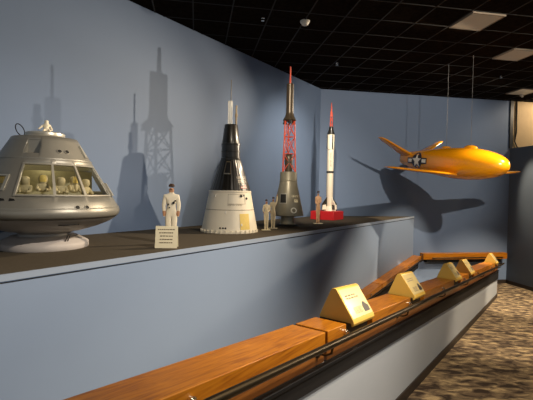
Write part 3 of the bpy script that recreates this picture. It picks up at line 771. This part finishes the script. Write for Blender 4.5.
T = stand('tent_sign', 'small cream tent card with lines of text in front of the white-suited figure', 'sign', 3.265, -3.735)
T.rotation_euler.z += R(-8)
mb = MB(); wd = .128; hh = .255
def sheet(mb, p, th):
    a = Vector(p[0]); n = (Vector(p[1]) - a).cross(Vector(p[3]) - a).normalized() * th
    mb.hexa([Vector(q) - n for q in p] + [Vector(q) for q in p])
sheet(mb, [(-wd, -.055, 0), (wd, -.055, 0), (wd, 0, hh), (-wd, 0, hh)], .003)
f = mb.build('front_card', M['card'], T)
mb = MB(); sheet(mb, [(wd, .075, 0), (-wd, .075, 0), (-wd, .004, hh), (wd, .004, hh)], .003); mb.build('back_card', M['card'], T)
rnd = random.Random(4)
for r_, half in enumerate((.10, .085, .075, .075, .075)):
    mb = MB()
    z = .215 - r_ * .038; u = -half
    while u < half - .006:
        w = min(rnd.uniform(.012, .03), half - u); y = -.055 * (1 - z / hh) - .0005
        mb.box(u, u + w, y - .0012 - .0016, y, z - .0055, z + .0055); u += w + .006
    mb.build('text_line', M['ink'], f)

# ------------------------------------------------------------------ hanging aircraft
AZ, PIT = R(166.39), R(-5.53)
T = thing('model_aircraft', 'orange-yellow model aircraft with V tail hanging from the ceiling on cables', 'aircraft', (5.828, 7.989, 0.69 + EYE))
h = Vector((math.sin(AZ) * math.cos(PIT), math.cos(AZ) * math.cos(PIT), math.sin(PIT)))
r_ = Vector((math.sin(AZ + PI / 2), math.cos(AZ + PI / 2), 0)); u_ = r_.cross(h)
bank = R(0.8); r2 = r_ * math.cos(bank) - u_ * math.sin(bank); u2 = r_ * math.sin(bank) + u_ * math.cos(bank)
left = -r2                                           # local y = port
T.rotation_euler = Matrix((h, left, u2)).transposed().to_euler()
# local: x nose, y port, z up  (starboard = -y)
secs = [(.912, .005, .005, -.03), (.90, .065, .06, -.03), (.865, .13, .118, -.03), (.79, .20, .175, -.03), (.66, .27, .235, -.028), (.42, .345, .303, -.023), (.10, .392, .348, -.018), (-.25, .398, .353, -.018),
        (-.65, .37, .335, -.010), (-1.05, .325, .295, -.002), (-1.48, .26, .245, .005), (-1.88, .175, .185, .03), (-2.02, .135, .155, .035), (-2.08, .10, .12, .04), (-2.085, .07, .09, .04)]
def section(x):
    for a, b in zip(secs, secs[1:]):
        if b[0] <= x <= a[0]:
            f = (a[0] - x) / (a[0] - b[0]); return [a[i] + (b[i] - a[i]) * f for i in (1, 2, 3)]
    return [.05, .05, .07]
mb = MB(); seg = 40; rings = []
for x, w, hh, zc in secs:
    rings.append([])
    for i in range(seg):
        a = 2 * PI * i / seg; n = 2.25
        cx = math.copysign(abs(math.cos(a)) ** (2 / n), math.cos(a)); cz = math.copysign(abs(math.sin(a)) ** (2 / n), math.sin(a))
        rings[-1].append(mb.bm.verts.new((x, w * cx, zc + hh * cz)))
for j in range(len(rings) - 1):
    for i in range(seg):
        f = mb.bm.faces.new([rings[j][i], rings[j][(i + 1) % seg], rings[j + 1][(i + 1) % seg], rings[j + 1][i]]); f.smooth = True
mb.bm.faces.new(rings[0]); mb.bm.faces.new(rings[-1][::-1])
fus = mb.build('fuselage', M['plane'], T, sharp=60)
sb = fus.modifiers.new('sub', 'SUBSURF'); sb.levels = 1; sb.render_levels = 2
def blade(root_le, root_te, tip_le, tip_te, th_r, th_t, name, mt, n=10):
    """lifting surface lofted from root chord to rounded tip with an airfoil section"""
    mb = MB(); a0, a1, b0, b1 = [Vector(p) for p in (root_le, root_te, tip_le, tip_te)]
    spanv = (b0 + b1) / 2 - (a0 + a1) / 2; nrm = (a1 - a0).cross(spanv).normalized()
    R_ = []; fs = [0, .3, .6, .85, .94, .985, 1.0]
    for f in fs:
        le = a0.lerp(b0, f); te = a1.lerp(b1, f); th = th_r + (th_t - th_r) * f
        tap = 1 if f < .86 else math.sqrt(max(.02, 1 - ((f - .85) / .152) ** 2))
        mid = (le + te) / 2; le = mid + (le - mid) * (.35 + .65 * tap); te = mid + (te - mid) * (.35 + .65 * tap); th *= tap
        ring = []
        for i in range(2 * n):
            a = PI * i / n; c = .5 - .5 * math.cos(a) if i <= n else .5 - .5 * math.cos(2 * PI - a)
            t_ = th * 2.6 * math.sqrt(max(c, 0)) * (1 - c) * (1 if i <= n else -1) + (th * .06 if i <= n else -th * .06)
            ring.append(mb.bm.verts.new(le.lerp(te, c) + nrm * t_ * .5))
        R_.append(ring)
    for j in range(len(R_) - 1):
        for i in range(2 * n):
            f = mb.bm.faces.new([R_[j][i], R_[j][(i + 1) % (2 * n)], R_[j + 1][(i + 1) % (2 * n)], R_[j + 1][i]]); f.smooth = True
    mb.bm.faces.new(R_[0]); mb.bm.faces.new(R_[-1][::-1])
    return mb.build(name, M['plane'], T, sharp=60)
for sy in (-1, 1):
    blade((-.02, sy * .20, -.27), (-.86, sy * .20, -.25), (-.10, sy * 1.98, -.155), (-.48, sy * 1.98, -.145), .09, .045, 'wing', None)
    blade((-1.50, sy * .05, .09), (-1.98, sy * .05, .07), (-1.70, sy * 1.01, .535), (-1.92, sy * 1.01, .53), .075, .04, 'tail_fin', None)
for x, L, hh in ((.0, .17, .065), (-.66, .13, .05)):
    w, H, zc = section(x)
    mb = MB(); mb.ball((x, 0, zc + H - .01), (L, .09, hh), 24, 12); mb.build('lifting_lug_fairing', M['plane'], T)
# star insignia on the starboard rear flank
def flank(x, z, off):
    w, H, zc = section(x); q = min(.98, abs((z - zc) / H)); n = 2.25
    return Vector((x, -(w * (1 - q ** n) ** (1 / n) + off), z))
def flat_poly(mb, pts, off, ctr):
    c = mb.bm.verts.new(flank(ctr[0], ctr[1], off)); vs = []
    P_ = []
    for (a, b) in zip(pts, pts[1:] + pts[:1]):
        for q in range(4): P_.append((a[0] + (b[0] - a[0]) * q / 4, a[1] + (b[1] - a[1]) * q / 4))
    ring2 = [mb.bm.verts.new(flank((ctr[0] + p[0]) / 2, (ctr[1] + p[1]) / 2, off)) for p in P_]
    ring = [mb.bm.verts.new(flank(p[0], p[1], off)) for p in P_]
    n = len(P_)
    for i in range(n):
        mb.bm.faces.new([ring[i], ring[(i + 1) % n], ring2[(i + 1) % n], ring2[i]]); mb.bm.faces.new([ring2[i], ring2[(i + 1) % n], c])
IX, IZ, IR = -1.25, .0, .195
mb = MB(); flat_poly(mb, [(IX + IR * math.cos(2 * PI * i / 16), IZ + IR * math.sin(2 * PI * i / 16)) for i in range(16)], .004, (IX, IZ)); ins = mb.build('insignia_disc', M['navy'], T)
for sx in (-1, 1):
    mb = MB()
    x0, x1 = IX + sx * IR * .8, IX + sx * IR * 1.9
    flat_poly(mb, [(x0, IZ - .07), (x1, IZ - .07), (x1, IZ + .07), (x0, IZ + .07)], .0045, ((x0 + x1) / 2, IZ))
    mb.build('bar_border', M['navy'], ins)
for sx in (-1, 1):
    mb = MB()
    x0, x1 = IX + sx * IR * 1.0, IX + sx * IR * 1.75
    flat_poly(mb, [(x0, IZ - .04), (x1, IZ - .04), (x1, IZ + .04), (x0, IZ + .04)], .007, ((x0 + x1) / 2, IZ))
    mb.build('white_bar', M['white'], ins)
mb = MB(); star = []
for i in range(10):
    a = PI / 2 + PI * i / 5; rr = IR * (.93 if i % 2 == 0 else .38); star.append((IX + rr * math.cos(a), IZ + rr * math.sin(a)))
flat_poly(mb, star, .008, (IX, IZ)); mb.build('white_star', M['white'], ins)
bpy.context.view_layer.update()
Mw = T.matrix_world.copy()
for x, lb in ((.0, 'thin steel cable from ceiling to front of the yellow aircraft'), (-.66, 'thin steel cable from ceiling to rear of the yellow aircraft')):
    w, H, zc = section(x); p = Mw @ Vector((x, 0, zc + H + .03))
    mb = MB(); mb.tube([p, (p.x, p.y, CEIL + EYE)], .0045, 6); tag(mb.build('suspension_cable', M['cable']), lb, 'cable')

# ------------------------------------------------------------------ ceiling fixtures
def ceiling_light(ix, iy, label):
    x, y = GX + ix * DX, GY + iy * DY
    T = thing('ceiling_light', label, 'light', (x + DX / 2, y + DY / 2, CEIL + EYE), 0, 'square ceiling panels')
    a, b = DX / 2 - .012, DY / 2 - .012
    mb = MB(); w = .02
    mb.box(-a, a, -b, -b + w, -.035, -.0); mb.box(-a, a, b - w, b, -.035, 0); mb.box(-a, -a + w, -b + w, b - w, -.035, 0); mb.box(a - w, a, -b + w, b - w, -.035, 0)
    mb.build('frame', M['panel_off'], T)
    mb = MB(); mb.box(-a + w, a - w, -b + w, b - w, -.03, -.02); mb.build('diffuser', M['lamp'], T)
ceiling_light(0, 0, 'nearest square beige ceiling light panel, at the upper right')
ceiling_light(3, 2, 'second square beige ceiling panel from the camera, cut by the right frame edge')
ceiling_light(7, 6, 'farthest square ceiling panel, just before the beige wall')
mb = MB(); mb.lathe([(.001, -.075), (.045, -.075), (.06, -.06), (.065, -.03), (.085, -.025), (.085, 0), (.001, 0)], 32, cap=False)
tag(mb.build('smoke_detector', M['white'], loc=(1.845, 7.026, CEIL + EYE)), 'round white smoke detector on the black ceiling', 'smoke detector')
for p, lb in (((1.10, 7.06), 'small sprinkler head left of the white smoke detector'), ((3.18, 9.12), 'small sprinkler head above the back corner of the room'),
              ((7.51, 9.17), 'small pale sprinkler head on ceiling right of the aircraft cables')):
    mb = MB(); mb.lathe([(.001, -.05), (.03, -.05), (.03, -.045), (.012, -.04), (.012, -.01), (.03, -.006), (.03, 0), (.001, 0)], 16, cap=False)
    tag(mb.build('sprinkler_head', M['chrome'], loc=(p[0], p[1], CEIL + EYE)), lb, 'sprinkler', 'ceiling sprinklers')
T = thing('track_spotlight', 'small white spotlight head hanging from ceiling at far right', 'spotlight', (9.32, 10.54, CEIL + EYE))
mb = MB(); mb.tube([(0, 0, 0), (0, 0, -.06)], .012, 8); mb.build('stem', M['white'], T)
mb = MB(); mb.tube([(0, .02, -.05), (0, -.04, -.11)], .035, 14); mb.build('lamp_head', M['white'], T)

# ------------------------------------------------------------------ camera
cam = bpy.data.cameras.new('camera'); co = bpy.data.objects.new('camera', cam); col.objects.link(co)
F_ = Vector((0.171, 0.985, -0.022)).normalized(); yaw, pit, roll = 0.17158, -0.02177, 0.01858
F_ = Vector((math.sin(yaw) * math.cos(pit), math.cos(yaw) * math.cos(pit), math.sin(pit)))
R0 = Vector((math.cos(yaw), -math.sin(yaw), 0)); U0 = R0.cross(F_)
Rr = R0 * math.cos(roll) + U0 * math.sin(roll); Ur = -R0 * math.sin(roll) + U0 * math.cos(roll)
mw = Matrix((Rr, Ur, -F_)).transposed().to_4x4(); mw.translation = (0, 0, EYE)
co.matrix_world = mw
cam.sensor_fit = 'HORIZONTAL'; cam.sensor_width = 36; cam.lens = 36 * 408.14 / 533
cam.clip_start = 0.05
scene.camera = co

# ------------------------------------------------------------------ lights
WARM = (1.0, 0.80, 0.56)
def spot(name, loc, target, energy, angle, blend=0.3, color=WARM, size=0.05):
    l = bpy.data.lights.new(name, 'SPOT'); l.energy = energy; l.spot_size = R(angle); l.spot_blend = blend
    l.color = color; l.shadow_soft_size = size
    o = bpy.data.objects.new(name, l); col.objects.link(o); o.location = loc
    o.rotation_euler = (Vector(target) - Vector(loc)).to_track_quat('-Z', 'Y').to_euler(); return o
E0 = EYE
spot('spot_far_right', (11.8, 11.1, 2.80 + E0), (2.32, 7.93, 1.9 + E0), 1900, 19, 0.7, (1, .84, .64), .03)
spot('spot_centre', (5.5, 6.9, 2.92 + E0), (-1.3, 5.5, 0.2 + E0), 760, 58, 0.9, WARM, .04)
spot('spot_aircraft', (4.1, 0.6, 2.92 + E0), (5.5, 11.5, 1.2 + E0), 900, 43, 0.55, (1, .86, .68), .04)
spot('spot_models_fill', (0.6, 2.6, 2.92 + E0), (2.3, 9.7, 0.7 + E0), 620, 36, 0.9, (1, .86, .66), .06)  # front fill added to brighten the models, no fixture modelled
spot('spot_corner_wash', (3.5, 8.0, 2.94 + E0), (2.4, 10.3, 0.5 + E0), 150, 74, 1.0, (1, .88, .72), .08)  # added wall wash, lifts the left wall near the corner
spot('spot_platform', (3.2, 1.2, 2.92 + E0), (-0.6, 4.4, -1.2 + E0), 520, 66, 0.9, (1, .88, .74), .06)
spot('spot_hall', (14.0, 8.4, 2.92 + E0), (3.2, 5.0, -1.1 + E0), 700, 27, 0.4, WARM, .05)
spot('spot_beige', (11.2, 10.4, 2.95 + E0), (10.4, 11.5, 2.0 + E0), 60, 90, 0.6, WARM, .05)
spot('spot_partition', (8.5, 10.55, 2.95 + E0), (9.82, 10.62, 0.2 + E0), 330, 21, 0.9, WARM, .05)
spot('spot_landing', (7.5, 9.5, 2.92 + E0), (5.95, 10.25, -1.9 + E0), 420, 44, 0.3, WARM, .05)
for s, t, ds, dt, e, ang in ((3.4, 0.7, .2, -.8, 360, 84), (8.8, 0.9, .8, -1.9, 760, 70), (12.2, 1.6, .6, -1.9, 1000, 54)):
    p = W(s, t, 2.92); spot('ramp_downlight', p, W(s + ds, t + dt, -2.3), e, ang, 0.5, WARM, .05)
l = bpy.data.lights.new('cabin_fill', 'POINT'); l.energy = 2.0; l.color = (1, .85, .5); l.shadow_soft_size = .04  # unseen fill light added to brighten the capsule interior
o = bpy.data.objects.new('cabin_fill', l); col.objects.link(o); o.location = W(cs, -4.80, SHELF + 1.0)
w = bpy.data.worlds.new('world'); scene.world = w; w.use_nodes = True
w.node_tree.nodes['Background'].inputs['Color'].default_value = (0.9, 0.95, 1.0, 1)
w.node_tree.nodes['Background'].inputs['Strength'].default_value = 0.14

scene.view_settings.view_transform = 'Standard'; scene.view_settings.look = 'None'
scene.view_settings.exposure = 1.2; scene.view_settings.gamma = 1.0
scene.view_settings.use_curve_mapping = False
